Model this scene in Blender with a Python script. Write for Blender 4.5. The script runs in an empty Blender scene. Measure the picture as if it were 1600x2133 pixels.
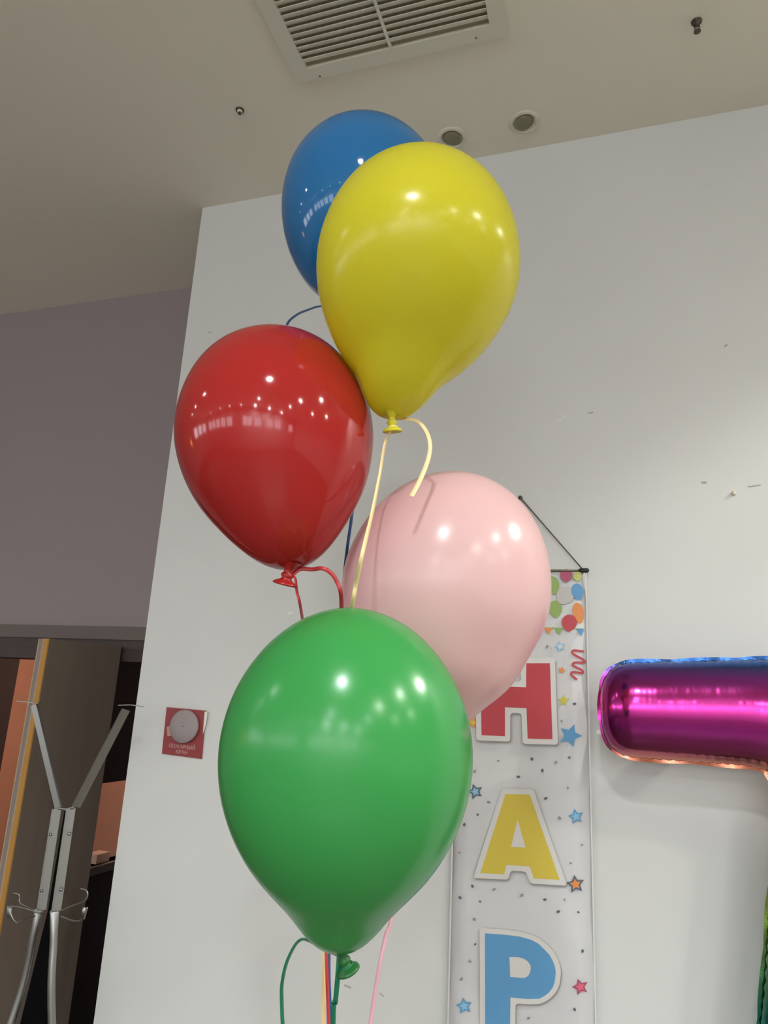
import bpy, bmesh, math, random
from mathutils import Vector, Matrix, geometry

random.seed(7)
SC = bpy.context.scene
COL = SC.collection

# ------------------------------------------------------------------ camera
W, H, F = 1600.0, 2133.0, 1500.0
YAW, PITCH, ROLL = 0.32016, 0.25945, 0.05174
EYE = Vector((0.0, 0.0, 1.80))
cy, sy, cp, sp = math.cos(YAW), math.sin(YAW), math.cos(PITCH), math.sin(PITCH)
FW = Vector((-sy*cp, cy*cp, sp)); RT = Vector((cy, sy, 0)); UP = RT.cross(FW)
cr, sr = math.cos(ROLL), math.sin(ROLL)
RT, UP = RT*cr + UP*sr, UP*cr - RT*sr
cam_data = bpy.data.cameras.new('camera'); cam = bpy.data.objects.new('camera', cam_data); COL.objects.link(cam)
M = Matrix((RT, UP, -FW)).transposed().to_4x4(); M.translation = EYE
cam.matrix_world = M
cam_data.sensor_fit = 'VERTICAL'; cam_data.sensor_height = 36.0; cam_data.sensor_width = 27.0
cam_data.lens = F/H*36.0; cam_data.clip_start = 0.02
SC.camera = cam

# ------------------------------------------------------------------ view, world
SC.view_settings.view_transform = 'Standard'; SC.view_settings.look = 'None'
SC.view_settings.gamma = 1.0; SC.view_settings.use_curve_mapping = False
SC.view_settings.exposure = 0.14
world = bpy.data.worlds.new('world'); SC.world = world; world.use_nodes = True
world.node_tree.nodes['Background'].inputs[0].default_value = (0.6, 0.65, 0.75, 1)
world.node_tree.nodes['Background'].inputs[1].default_value = 0.3

CEIL = 3.58
K = 2.15
# ceiling downlights: (x, y, watts, colour, lamp radius)
WARM, COOL = (1.0, 0.99, 0.92), (0.93, 0.99, 1.05)
LAMPS = [(-0.02, -0.78, 40, COOL, .072), (-3.20, -0.62, 9, COOL, .045), (-4.85, -0.58, 9, COOL, .045), (-6.5, -0.58, 9, COOL, .045),
         (1.95, -1.10, 40, WARM, .05), (1.98, 0.25, 36, WARM, .05), (1.95, 1.50, 62, WARM, .05),
         (3.6, -1.10, 36, WARM, .05), (3.6, 0.25, 36, WARM, .05)]
for x_ in (-6.75, -4.55, -3.1, -1.7, -0.2, 1.3, 2.8):
    LAMPS.append((x_, -4.7, 20 if x_ < -1 else 175, COOL, .04))
LAMPS += [(-0.05, -3.0, 30, COOL, .04), (2.3, -2.5, 30, COOL, .04)]
for (x, y, w, c, r) in LAMPS:
    ld = bpy.data.lights.new('downlight_beam', 'SPOT'); lo = bpy.data.objects.new('downlight_beam', ld); COL.objects.link(lo)
    lo.location = (x, y, CEIL - 0.03); ld.energy = w*K; ld.color = c; ld.shadow_soft_size = r
    ld.spot_size = math.radians(168 if y < 1.4 else 128); ld.spot_blend = 0.9 if y < 1.4 else 0.25
ld = bpy.data.lights.new('store_room_lamp', 'POINT'); lo = bpy.data.objects.new('store_room_lamp', ld); COL.objects.link(lo)
lo.location = (-2.6, 4.6, 2.0); ld.energy = 44.0; ld.color = (1.0, 0.72, 0.55); ld.shadow_soft_size = .06

# ------------------------------------------------------------------ helpers
def ray(x, y): return RT*((x-800)/F) - UP*((y-1066.5)/F) + FW
def at(x, y, Y):
    d = ray(x, y); return EYE + d*(Y/d.y)
def atz(x, y, Z):
    d = ray(x, y); return EYE + d*((Z-EYE.z)/d.z)
def depth(x, y, D): return EYE + ray(x, y)*D          # D = distance along the view axis

def srgb(r, g, b):
    f = lambda v: (v/255/12.92) if v/255 <= .04045 else ((v/255+.055)/1.055)**2.4
    return (f(r), f(g), f(b), 1)

def mat(name, col, rough=.6, metal=0, noise=None, bump=None, spec=.5, coat=0, coat_rough=.05):
    m = bpy.data.materials.new(name); m.use_nodes = True; n = m.node_tree.nodes; l = m.node_tree.links
    b = n['Principled BSDF']; b.inputs['Base Color'].default_value = col
    b.inputs['Roughness'].default_value = rough; b.inputs['Metallic'].default_value = metal
    b.inputs['Specular IOR Level'].default_value = spec
    b.inputs['Coat Weight'].default_value = coat; b.inputs['Coat Roughness'].default_value = coat_rough
    tc = n.new('ShaderNodeTexCoord')
    if noise:                                   # (scale, amount, (sx,sy,sz))
        mp = n.new('ShaderNodeMapping'); mp.inputs['Scale'].default_value = noise[2]
        t = n.new('ShaderNodeTexNoise'); t.inputs['Scale'].default_value = noise[0]; t.inputs['Detail'].default_value = 5
        r = n.new('ShaderNodeMapRange'); r.inputs[3].default_value = 1-noise[1]; r.inputs[4].default_value = 1+noise[1]
        mx = n.new('ShaderNodeMix'); mx.data_type = 'RGBA'; mx.blend_type = 'MULTIPLY'; mx.inputs[0].default_value = 1
        mx.inputs[6].default_value = col
        l.new(tc.outputs['Object'], mp.inputs[0]); l.new(mp.outputs[0], t.inputs['Vector']); l.new(t.outputs[0], r.inputs[0])
        l.new(r.outputs[0], mx.inputs[7]); l.new(mx.outputs[2], b.inputs['Base Color'])
    if bump:                                    # (scale, strength, distance)
        t2 = n.new('ShaderNodeTexNoise'); t2.inputs['Scale'].default_value = bump[0]; t2.inputs['Detail'].default_value = 4
        bp = n.new('ShaderNodeBump'); bp.inputs['Strength'].default_value = bump[1]; bp.inputs['Distance'].default_value = bump[2]
        l.new(tc.outputs['Object'], t2.inputs['Vector']); l.new(t2.outputs[0], bp.inputs['Height']); l.new(bp.outputs[0], b.inputs['Normal'])
    return m

def emit(name, col, s):
    m = bpy.data.materials.new(name); m.use_nodes = True
    b = m.node_tree.nodes['Principled BSDF']; b.inputs['Base Color'].default_value = (0, 0, 0, 1)
    b.inputs['Emission Color'].default_value = col; b.inputs['Emission Strength'].default_value = s
    return m

def link(name, verts, faces, mats, parent=None, smooth=False, idx=None, mods=None):
    me = bpy.data.meshes.new(name); me.from_pydata([tuple(v) for v in verts], [], faces); me.update()
    if not isinstance(mats, (list, tuple)): mats = [mats]
    for m in mats: me.materials.append(m)
    if idx: me.polygons.foreach_set('material_index', idx)
    if smooth: me.polygons.foreach_set('use_smooth', [True]*len(me.polygons))
    o = bpy.data.objects.new(name, me); COL.objects.link(o)
    if parent is not None:
        o.parent = parent; o.matrix_parent_inverse = parent.matrix_world.inverted() if False else Matrix.Translation(-parent.location)
    bm = bmesh.new(); bm.from_mesh(me); bmesh.ops.recalc_face_normals(bm, faces=bm.faces); bm.to_mesh(me); bm.free()
    return o

def tag(o, label=None, cat=None, group=None, kind=None):
    if label: o['label'] = label
    if cat: o['category'] = cat
    if group: o['group'] = group
    if kind: o['kind'] = kind
    return o

def empty(name, loc, label, cat, group=None):
    o = bpy.data.objects.new(name, None); COL.objects.link(o); o.location = loc; o.empty_display_size = .05
    return tag(o, label, cat, group)

class MB:
    def __init__(s): s.v = []; s.f = []; s.m = []
    def add(s, v, f, m=0):
        n = len(s.v); s.v += [Vector(a) for a in v]; s.f += [tuple(i+n for i in g) for g in f]; s.m += [m]*len(f); return s
    def box(s, a, b, m=0):
        x0, y0, z0 = a; x1, y1, z1 = b
        v = [(x0,y0,z0),(x1,y0,z0),(x1,y1,z0),(x0,y1,z0),(x0,y0,z1),(x1,y0,z1),(x1,y1,z1),(x0,y1,z1)]
        return s.add(v, [(0,3,2,1),(4,5,6,7),(0,1,5,4),(1,2,6,5),(2,3,7,6),(3,0,4,7)], m)
    def hexa(s, v, m=0):            # 8 corners, bottom ring then top ring
        return s.add(v, [(0,3,2,1),(4,5,6,7),(0,1,5,4),(1,2,6,5),(2,3,7,6),(3,0,4,7)], m)
    def prism(s, pts, n, m=0):      # closed outline extruded along n (holes not supported)
        k = len(pts); v = list(pts)+[Vector(p)+Vector(n) for p in pts]
        f = [tuple(range(k)), tuple(range(2*k-1, k-1, -1))]+[(i, (i+1) % k, k+(i+1) % k, k+i) for i in range(k)]
        return s.add(v, f, m)
    def sweep(s, path, prof, ups, m=0, caps=True):   # prof(i) -> list of (a,b); a along side, b along up
        k = None; n0 = len(s.v); N = len(path); path = [Vector(p) for p in path]
        for i, p in enumerate(path):
            t = (path[min(i+1, N-1)]-path[max(i-1, 0)]).normalized()
            u = ups(i) if callable(ups) else ups
            sd = t.cross(u).normalized(); u2 = sd.cross(t).normalized()
            pr = prof(i) if callable(prof) else prof; k = len(pr)
            s.v += [p + sd*a + u2*b for a, b in pr]
        for i in range(N-1):
            for j in range(k):
                s.f.append((n0+i*k+j, n0+i*k+(j+1) % k, n0+(i+1)*k+(j+1) % k, n0+(i+1)*k+j)); s.m.append(m)
        if caps:
            s.f.append(tuple(n0+j for j in range(k))); s.f.append(tuple(n0+(N-1)*k+j for j in range(k-1, -1, -1))); s.m += [m, m]
        return s
    def tube(s, path, r, m=0, k=12):
        pr = lambda i: [((r(i) if callable(r) else r)*math.cos(2*math.pi*j/k), (r(i) if callable(r) else r)*math.sin(2*math.pi*j/k)) for j in range(k)]
        path = [Vector(p) for p in path]; t = (path[-1]-path[0]).normalized()
        u = Vector((0, 0, 1)) if abs(t.z) < .8 else Vector((0, 1, 0))
        return s.sweep(path, pr, u, m)
    def lathe(s, c, axis, prof, k=32, m=0):          # prof: list of (radius, height along axis)
        c = Vector(c); a = Vector(axis).normalized(); e1 = a.orthogonal().normalized(); e2 = a.cross(e1)
        n0 = len(s.v)
        for r, h in prof:
            for j in range(k):
                q = 2*math.pi*j/k; s.v.append(c + a*h + (e1*math.cos(q)+e2*math.sin(q))*max(r, 1e-5))
        for i in range(len(prof)-1):
            for j in range(k):
                s.f.append((n0+i*k+j, n0+i*k+(j+1) % k, n0+(i+1)*k+(j+1) % k, n0+(i+1)*k+j)); s.m.append(m)
        return s
    def build(s, name, mats, parent=None, smooth=False): return link(name, s.v, s.f, mats, parent, smooth, s.m)

def struct(o, label=None): o['kind'] = 'structure'; return o

def smooth_path(pts, n=12):         # Catmull-Rom
    P = [Vector(p) for p in pts]; P = [P[0]*2-P[1]]+P+[P[-1]*2-P[-2]]; out = []
    for i in range(1, len(P)-2):
        a, b, c, d = P[i-1:i+3]
        for j in range(n):
            t = j/n; out.append(.5*((2*b)+(c-a)*t+(2*a-5*b+4*c-d)*t*t+(-a+3*b-3*c+d)*t**3))
    out.append(P[-2]); return out

# ------------------------------------------------------------------ materials
M_WALL = mat('white_wall_paint', srgb(211, 212, 209), .62, noise=(1.6, .06, (1, 1, 1)), bump=(9, .05, .004))
M_CEIL = mat('ceiling_paint', srgb(230, 225, 208), .8, noise=(.8, .03, (1, 1, 1)))
M_MAUVE = mat('mauve_grey_paint', srgb(146, 134, 136), .8, noise=(1.0, .03, (1, 1, 1)))
M_FLOOR = mat('floor_tile', srgb(100, 92, 84), .35, noise=(2, .08, (1, 1, 1)))
M_CREAM = mat('rear_wall_paint', srgb(218, 215, 208), .8, noise=(1, .04, (1, 1, 1)))
M_TRIM = mat('brown_grey_laminate', srgb(92, 80, 74), .5, noise=(6, .12, (.3, .3, 6)))
M_TRIMD = mat('dark_reveal', srgb(64, 50, 48), .6, noise=(6, .1, (1, 1, 1)))
M_LEAF = mat('brown_wood_grain', srgb(112, 99, 88), .5, noise=(22, .16, (1, 1, .06)))
M_EDGE = mat('grey_door_edging', srgb(138, 128, 122), .5, noise=(10, .05, (1, 1, .1)))
M_EDGEL = mat('pale_edge_bead', srgb(190, 168, 140), .5, noise=(10, .05, (1, 1, .1)))
M_TAPE = mat('yellow_edge_strip', srgb(186, 136, 62), .5, noise=(30, .1, (1, 1, .2)))
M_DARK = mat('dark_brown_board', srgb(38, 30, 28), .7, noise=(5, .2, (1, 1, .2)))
M_BLACK = mat('black_board', srgb(5, 5, 7), .9, noise=(5, .1, (1, 1, 1)), spec=.1)
M_ORANGE = mat('terracotta_paint', srgb(208, 160, 138), .8, noise=(2, .04, (1, 1, 1)))
M_CHROME = mat('brushed_steel', srgb(156, 156, 152), .40, 1, noise=(40, .06, (1, 1, .1)))
M_VENT = mat('white_vent_enamel', srgb(214, 212, 194), .45, noise=(3, .03, (1, 1, 1)))
M_VENTD = mat('vent_interior', srgb(150, 142, 120), .9, noise=(3, .05, (1, 1, 1)))
M_SCREW = mat('dull_screw', srgb(120, 116, 100), .5, .5, noise=(30, .1, (1, 1, 1)))
M_LENS = mat('unlit_lamp_lens', srgb(128, 124, 98), .35, noise=(30, .08, (1, 1, 1)))
M_METALD = mat('sprinkler_metal', srgb(96, 92, 80), .35, .8, noise=(30, .1, (1, 1, 1)))

# ------------------------------------------------------------------ room shell
XL = at(422, 433, 2.0).x                    # free left end of the white wall
YB = 2.468                                  # rear wall of the side recess
ROOM = (-9.0, 6.0, -5.5)
struct(MB().box((XL, 2.0, 0), (ROOM[1], 2.36, CEIL)).build('wall_front', M_WALL))
struct(MB().box((ROOM[0], ROOM[2], CEIL), (ROOM[1], 5.2, CEIL+.1)).build('ceiling', M_CEIL))
struct(MB().box((ROOM[0], ROOM[2], -.1), (ROOM[1], 5.2, 0)).build('floor', M_FLOOR))
LT = at(100, 1303, YB).z; LB = at(100, 1349, YB).z          # top and bottom of the door head trim
DR = at(215, 1500, YB).x; DL = DR - 1.10                    # doorway in the mauve wall
w = MB().box((ROOM[0], YB, 0), (DL, YB+.14, CEIL)).box((DL, YB, LB), (ROOM[1]-5, YB+.14, CEIL))
JX = at(322, 1400, YB).x
w.box((JX, YB, 0), (ROOM[1]-5, YB+.14, LB))
struct(w.build('wall_recess', M_MAUVE))
struct(MB().box((ROOM[0]-.1, ROOM[2], 0), (ROOM[0], 5.2, CEIL)).build('wall_left', M_CREAM))
struct(MB().box((ROOM[1], ROOM[2], 0), (ROOM[1]+.1, 5.2, CEIL)).build('wall_right', M_WALL))
# rear wall of the hall with a band of high lit windows (seen only in reflections)
WZ0, WZ1 = 2.0, 2.86
w = MB().box((ROOM[0], ROOM[2]-.15, 0), (ROOM[1], ROOM[2], WZ0)).box((ROOM[0], ROOM[2]-.15, WZ1), (ROOM[1], ROOM[2], CEIL))
wins = [(-8.6, -7.5), (-7.3, -6.4), (-6.2, -5.3), (-5.1, -4.2), (-4.0, -3.1), (-1.7, -.5), (-.3, .6), (1.2, 2.1), (2.3, 3.2), (4.6, 5.4)]
xs = [ROOM[0]]+[v for a in wins for v in a]+[ROOM[1]]
for i in range(0, len(xs), 2): w.box((xs[i], ROOM[2]-.15, WZ0), (xs[i+1], ROOM[2], WZ1))
struct(w.build('wall_rear', M_CREAM))
M_SKY = emit('daylight_pane', (.90, .93, 1, 1), 6.0)
M_WFR = mat('window_frame_paint', srgb(150, 146, 140), .5, noise=(3, .03, (1, 1, 1)))
for i, (a, b) in enumerate(wins):
    o = MB().box((a, ROOM[2]-.10, WZ0), (b, ROOM[2]-.09, WZ1)).build('window_%d' % (i+1), M_SKY); struct(o)
    f = MB()
    for s in (a, (a+b)/2-.02, b-.04): f.box((s, ROOM[2]-.09, WZ0), (s+.04, ROOM[2]-.04, WZ1))
    f.box((a, ROOM[2]-.09, WZ0), (b, ROOM[2]-.04, WZ0+.04)).box((a, ROOM[2]-.09, WZ1-.04), (b, ROOM[2]-.04, WZ1))
    f.build('window_frame', M_WFR, o)

for k_, (a, b) in enumerate([(-4.9, -3.9), (-3.7, -2.7), (-2.5, -1.5)]):
    o = MB().box((ROOM[0]+.001, a, WZ0), (ROOM[0]+.01, b, WZ1)).build('window_%d' % (len(wins)+1+k_), M_SKY); struct(o)
    f = MB()
    for s in (a, b-.04): f.box((ROOM[0]+.002, s, WZ0), (ROOM[0]+.05, s+.04, WZ1))
    f.box((ROOM[0]+.002, a, WZ0), (ROOM[0]+.05, b, WZ0+.04)).box((ROOM[0]+.002, a, WZ1-.04), (ROOM[0]+.05, b, WZ1))
    f.build('window_frame', M_WFR, o)
wl = empty('wall_lamp', (ROOM[0], -.25, 1.9), 'warm orange wall lamp on the far left wall of the hall', 'wall lamp')
MB().lathe((ROOM[0]+.05, -.25, 1.9), (0, 0, 1), [(.06, 0), (.12, .05), (.14, .30), (.10, .36), (.0001, .37)], 24).build('lamp_shade', emit('orange_shade', (1, .42, .08, 1), 9), wl, True)
MB().box((ROOM[0], -.29, 1.86), (ROOM[0]+.10, -.21, 1.93)).build('bracket', M_CHROME, wl)

# store room behind the doorway
struct(MB().box((-4.6, 5.05, 0), (0.0, 5.15, CEIL)).build('wall_store', M_ORANGE))
struct(MB().box((-4.7, YB+.14, 0), (-4.6, 5.15, CEIL)).build('wall_store_left', M_ORANGE))
# dark partition with an opening, seen past the door's hinge side
p = ray(200, 1640)
PX = -2.06                                                   # partition plane x
def onx(x, y, X):
    d = ray(x, y); return EYE + d*(X/d.x)
ot, ob = onx(203, 1633, PX), onx(180, 1808, PX)
oy0 = ot.y-.06; z0, z1 = ob.z, ot.z; oy1 = 3.6
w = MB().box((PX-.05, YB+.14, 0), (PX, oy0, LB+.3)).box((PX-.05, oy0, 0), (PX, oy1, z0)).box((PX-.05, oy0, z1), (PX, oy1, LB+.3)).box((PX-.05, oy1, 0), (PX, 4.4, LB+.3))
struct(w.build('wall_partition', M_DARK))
t_ = MB().box((PX-.07, oy0, z0-.03), (PX+.02, oy1, z0)).build('trim_3', M_TRIM); struct(t_)

# door head trim: stepped laminate casing
t = MB().box((ROOM[0]+6, YB-.022, LB+(LT-LB)*.42), (XL+.5, YB, LT)).build('trim_1', M_TRIM); struct(t)
t = MB().box((ROOM[0]+6, YB-.012, LB), (XL+.5, YB, LB+(LT-LB)*.42))
t.box((DL, YB-.01, LB-.045), (JX, YB+.15, LB)).box((DL-.001, YB-.005, 0), (DL+.04, YB+.15, LB-.045)).box((JX-.03, YB-.005, 0), (JX+.3, YB+.15, LB-.0))
struct(t.build('trim_2', M_TRIMD))
b = MB().box((XL, 1.985, 0), (ROOM[1], 2.0, .08)).build('baseboard_front', M_VENT); struct(b)

# tall dark cupboard inside the store room
cx = at(37, 1400, 3.75)
o = MB().box((cx.x-.75, 3.3, 0), (cx.x, 3.75, 2.6)); o.box((cx.x-.40, 3.28, .1), (cx.x-.02, 3.30, 2.55)); o.box((cx.x-.73, 3.28, .1), (cx.x-.42, 3.30, 2.55))
tag(o.build('tall_cupboard', mat('dark_red_brown_wood', srgb(30, 15, 13), .8, noise=(12, .2, (1, 1, .1)))),
    'tall dark red-brown cupboard inside the room behind the doorway, at the far left', 'cupboard')
# small pale box on the sill of the opening
q0, q1 = onx(192, 1795, PX-.03), onx(219, 1790, PX-.03)
bx_ = MB().box((PX-.065, min(q0.y, q1.y), z0), (PX-.01, max(q0.y, q1.y), z0+.035))
tag(bx_.build('small_box', mat('pale_peach_card', srgb(238, 196, 170), .6, noise=(8, .03, (1, 1, 1)))),
    'small pale peach box lying on the sill of the opening behind the coat stand', 'box')

# ------------------------------------------------------------------ open door leaf
zt = at(242, 1346, 2.44).z
n1 = atz(103, 1330, zt); n0 = atz(66, 1328, zt); hg = Vector((at(246, 1400, 2.44).x, 2.44, zt))
d = (hg-n1); d.z = 0; d.normalize(); e = Vector((n0.x-n1.x, n0.y-n1.y, 0)); th = e.length; e.normalize()
nrm = Vector((-d.y, d.x, 0)); nrm = nrm if nrm.dot(e) > 0 else -nrm
th = .060
door = bpy.data.objects.new('door_1', None); COL.objects.link(door); door.location = (hg.x, hg.y, 0); struct(door); door.empty_display_size = .1
g1 = Vector((n1.x, n1.y, 0)); gh = Vector((hg.x, hg.y, 0))
def slab(a, b, off0, off1, za, zb):
    q = [a+nrm*off0, b+nrm*off0, b+nrm*off1, a+nrm*off1]
    return [Vector((v.x, v.y, za)) for v in q]+[Vector((v.x, v.y, zb)) for v in q]
MB().hexa(slab(g1+d*.002, gh, 0, th, .012, zt)).build('door_panel', M_LEAF, door)
MB().hexa(slab(g1-d*.002, g1+d*.002, th*.50, th, .012, zt)).build('grey_edge_band', M_EDGE, door)
MB().hexa(slab(g1-d*.0025, g1+d*.002, th*.02, th*.46, .012, zt)).build('edge_strip', M_TAPE, door)
MB().hexa(slab(g1-d*.004, g1+d*.002, th*.46, th*.53, .012, zt)).hexa(slab(g1-d*.004, g1+d*.002, th*.96, th*1.03, .012, zt)).build('edge_bead', M_EDGEL, door)

# ------------------------------------------------------------------ coat stand (steel)
RY = 1.85
def rk(x, y, dy=0): return at(x, y, RY+dy)
stand = empty('coat_stand', (rk(120, 1900).x, RY, 0), 'brushed steel coat stand with forked top standing in front of the brown door', 'coat stand')
vdir = Vector((ray(120, 1800).x, ray(120, 1800).y, 0)).normalized()
def strip(pts, wd, th_, face=None):          # flat bar facing the hall
    m = MB(); fc = face or (-vdir)
    pr = [(-wd/2, -th_/2), (wd/2, -th_/2), (wd/2, th_/2), (-wd/2, th_/2)]
    return m.sweep(pts, pr, fc)
def channel(pts, wd, th_, lip, side, turn=0):        # flat bar with one folded lip
    m = MB(); s = side; up_ = Matrix.Rotation(math.radians(-turn), 3, 'Z') @ (-vdir)
    pr = [(-wd/2, 0), (wd/2, 0), (wd/2, th_), (-wd/2, th_)]
    m.sweep(pts, pr, up_)
    a, b_ = (s*wd/2, s*(wd/2-th_))
    pr2 = [(a, 0), (a, lip), (b_, lip), (b_, 0)]
    return m.sweep(pts, pr2, up_)
PXM = .00125                                 # metres per pixel at the stand
m = channel([rk(123, 1684), rk(72, 1468)], 20*PXM, .0018, .009, 1, 38)
m.sweep([rk(84, 1466), rk(60, 1463, -.004), rk(35, 1461, -.012)], lambda i: [(-(.012-.004*i), 0), ((.012-.004*i), 0), ((.012-.004*i), .002), (-(.012-.004*i), .002)], Vector((0, 0, 1)))
m.build('arm', M_CHROME, stand)
m = channel([rk(158, 1680), rk(262, 1478)], 20*PXM, .0018, .009, -1, -12)
m.sweep([rk(252, 1470), rk(274, 1469, -.004), rk(297, 1473, -.014)], lambda i: [(-(.012-.004*i), 0), ((.012-.004*i), 0), ((.012-.004*i), .002), (-(.012-.004*i), .002)], Vector((0, 0, 1)))
m.build('arm', M_CHROME, stand)
m = MB().tube([rk(123, 1684), rk(138, 1686), rk(154, 1682)], .004); m.build('crossbar', M_CHROME, stand)
channel([rk(118, 1685), rk(86, 1895)], 20*PXM, .002, .006, 1).build('upright_bar', M_CHROME, stand)
channel([rk(148, 1683), rk(117, 1897)], 20*PXM, .002, .006, 1).build('upright_bar', M_CHROME, stand)
for (x, y) in [(105.5, 1738), (144, 1737), (87, 1855), (127, 1853)]:
    MB().lathe(rk(x, y, -.004), -vdir, [(.0001, .0045), (.003, .004), (.0045, .002), (.005, 0), (.005, -.004)], 16).build('rivet', M_CHROME, stand, True)
# tubular legs, flattened where they are riveted
def leg(pts):
    P_ = smooth_path(pts, 8); N = len(P_)
    def pr(i):
        t = min(i/7.0, 1.0); a = (1-t)*.0125+t*.0105; b_ = (1-t)*.0016+t*.0105
        return [(a*math.cos(q*math.pi/8), b_*math.sin(q*math.pi/8)) for q in range(16)]
    return MB().sweep(P_, pr, -vdir)
def foot_xy(p, q, z=0.0):                    # carry a line on down to the floor
    dd = (q-p); return p + dd*((z-p.z)/dd.z)
a0, a1 = rk(82, 1893), rk(30, 2110); b0, b1 = rk(114, 1895), rk(108, 2120)
fa = foot_xy(rk(70, 1945), a1); fa.y -= .22; fb = foot_xy(rk(112, 1960), b1); fb.y += .12
leg([a0, rk(70, 1945), a1, a1.lerp(fa, .5), fa]).build('leg', M_CHROME, stand, True)
leg([b0, rk(112, 1960), b1, b1.lerp(fb, .5), fb]).build('leg', M_CHROME, stand, True)
# black panel held between the bars and legs
pan = [rk(134, 1690, .006), rk(140, 1690, .006), rk(110, 1895, .006), rk(104, 1960, .006), rk(99, 2140, .006), rk(40, 2140, .006), rk(100, 1895, .006)]
zlow = .95
MB().prism(pan, vdir*.004).build('black_panel', M_BLACK, stand)
# wire hooks
def wire(pts, r=.0021): return MB().tube(smooth_path([rk(x, y, dy) for x, y, dy in pts], 8), r)
h = wire([(88, 1904, -.006), (50, 1892, -.05), (22, 1888, -.085), (21, 1900, -.09), (33, 1921, -.08), (50, 1914, -.05), (72, 1908, -.01)])
h.sweep([rk(20, 1886, -.088), rk(20, 1912, -.088)], [(-.006, 0), (.006, 0), (.006, .0015), (-.006, .0015)], -vdir)
h.build('coat_hook', M_CHROME, stand, True)
h = wire([(88, 1900, .002), (60, 1890, .04), (42, 1880, .05), (40, 1864, .05), (28, 1860, .045)]); h.build('coat_hook', M_CHROME, stand, True)
h = wire([(130, 1896, -.004), (150, 1887, -.03), (174, 1878, -.06), (182, 1866, -.065), (180, 1855, -.065), (168, 1851, -.06)]); h.build('coat_hook', M_CHROME, stand, True)
h = wire([(128, 1909, -.006), (146, 1916, -.04), (162, 1919, -.07), (174, 1912, -.085), (182, 1890, -.09)])
h.sweep([rk(178, 1890, -.09), rk(172, 1914, -.085)], [(-.006, 0), (.006, 0), (.006, .0015), (-.006, .0015)], -vdir)
h.build('coat_hook', M_CHROME, stand, True)

# ------------------------------------------------------------------ ceiling fittings
vent = empty('ceiling_vent', (-.545, 1.25, CEIL), 'white rectangular return-air grille in the ceiling above the blue balloon', 'vent')
def cz(x, y): p = atz(x, y, CEIL); return p
vx0, vx1 = cz(620, 168).x, cz(1062, 64).x; vy1 = cz(620, 168).y; ix0, ix1 = cz(631, 138).x, cz(1026, 40).x; iy1 = cz(631, 138).y
bw = .048; ix0 = vx0+bw; ix1 = vx1-bw; vy0 = vy1-.66; iy0 = vy0+bw
f = MB(); zf = CEIL-.012
for a, b_ in [((vx0, vy0), (vx1, iy0)), ((vx0, iy1), (vx1, vy1)), ((vx0, iy0), (ix0, iy1)), ((ix1, iy0), (vx1, iy1))]:
    f.box((a[0], a[1], zf), (b_[0], b_[1], CEIL-.0005))
o = f.build('frame', M_VENT, vent)
MB().box((ix0-.004, iy0, CEIL-.0012), (ix1+.004, iy1+.002, CEIL-.0006)).build('backing', M_VENTD, vent)
xm = (cz(784, 0).x+cz(814, 96).x)/2
MB().box((xm-.004, iy0, zf-.001), (xm+.004, iy1, zf+.006)).build('divider_bar', M_VENT, vent)
n = 28; pitch = (iy1-.006-iy0)/n
for (xa, xb) in ((ix0, xm-.004), (xm+.004, ix1)):
    l_ = MB()
    for i in range(n):
        y = iy1-.010-(i+1)*pitch
        v = [(xa, y+.0015, zf+.001), (xb, y+.0015, zf+.001), (xb, y+.0185, zf+.0095), (xa, y+.0185, zf+.0095),
             (xa, y, zf+.002), (xb, y, zf+.002), (xb, y+.0175, zf+.0108), (xa, y+.0175, zf+.0108)]
        l_.hexa([Vector(q) for q in v])
    l_.build('louvres', M_VENT, vent)
for (x, y) in ((667, 152), (992, 72)):
    p = cz(x, y); MB().lathe((p.x, p.y, zf+.0005), (0, 0, -1), [(.0001, .002), (.003, .0015), (.0035, 0)], 12).build('screw', M_SCREW, vent)

for (x, y, lab) in ((941, 287, 'unlit round ceiling spotlight just above the yellow balloon'), (1093, 254, 'unlit round ceiling spotlight, right of the one above the yellow balloon')):
    p = cz(x, y); s = empty('ceiling_spotlight', (p.x, p.y, CEIL), lab, 'spotlight', 'unlit spotlights near the white wall')
    MB().lathe((p.x, p.y, CEIL), (0, 0, -1), [(.047, 0), (.046, .004), (.043, .006), (.036, .006), (.034, .002), (.034, .0005)], 48).build('trim_ring', M_VENT, s, True)
    tl = Vector((.18 if x > 1000 else -.12, .1, -1))
    MB().lathe((p.x, p.y, CEIL-.001), tl, [(.0305, 0), (.0305, .003), (.027, .0055), (.0001, .0065)], 40).build('lamp_face', M_LENS, s, True)
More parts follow.
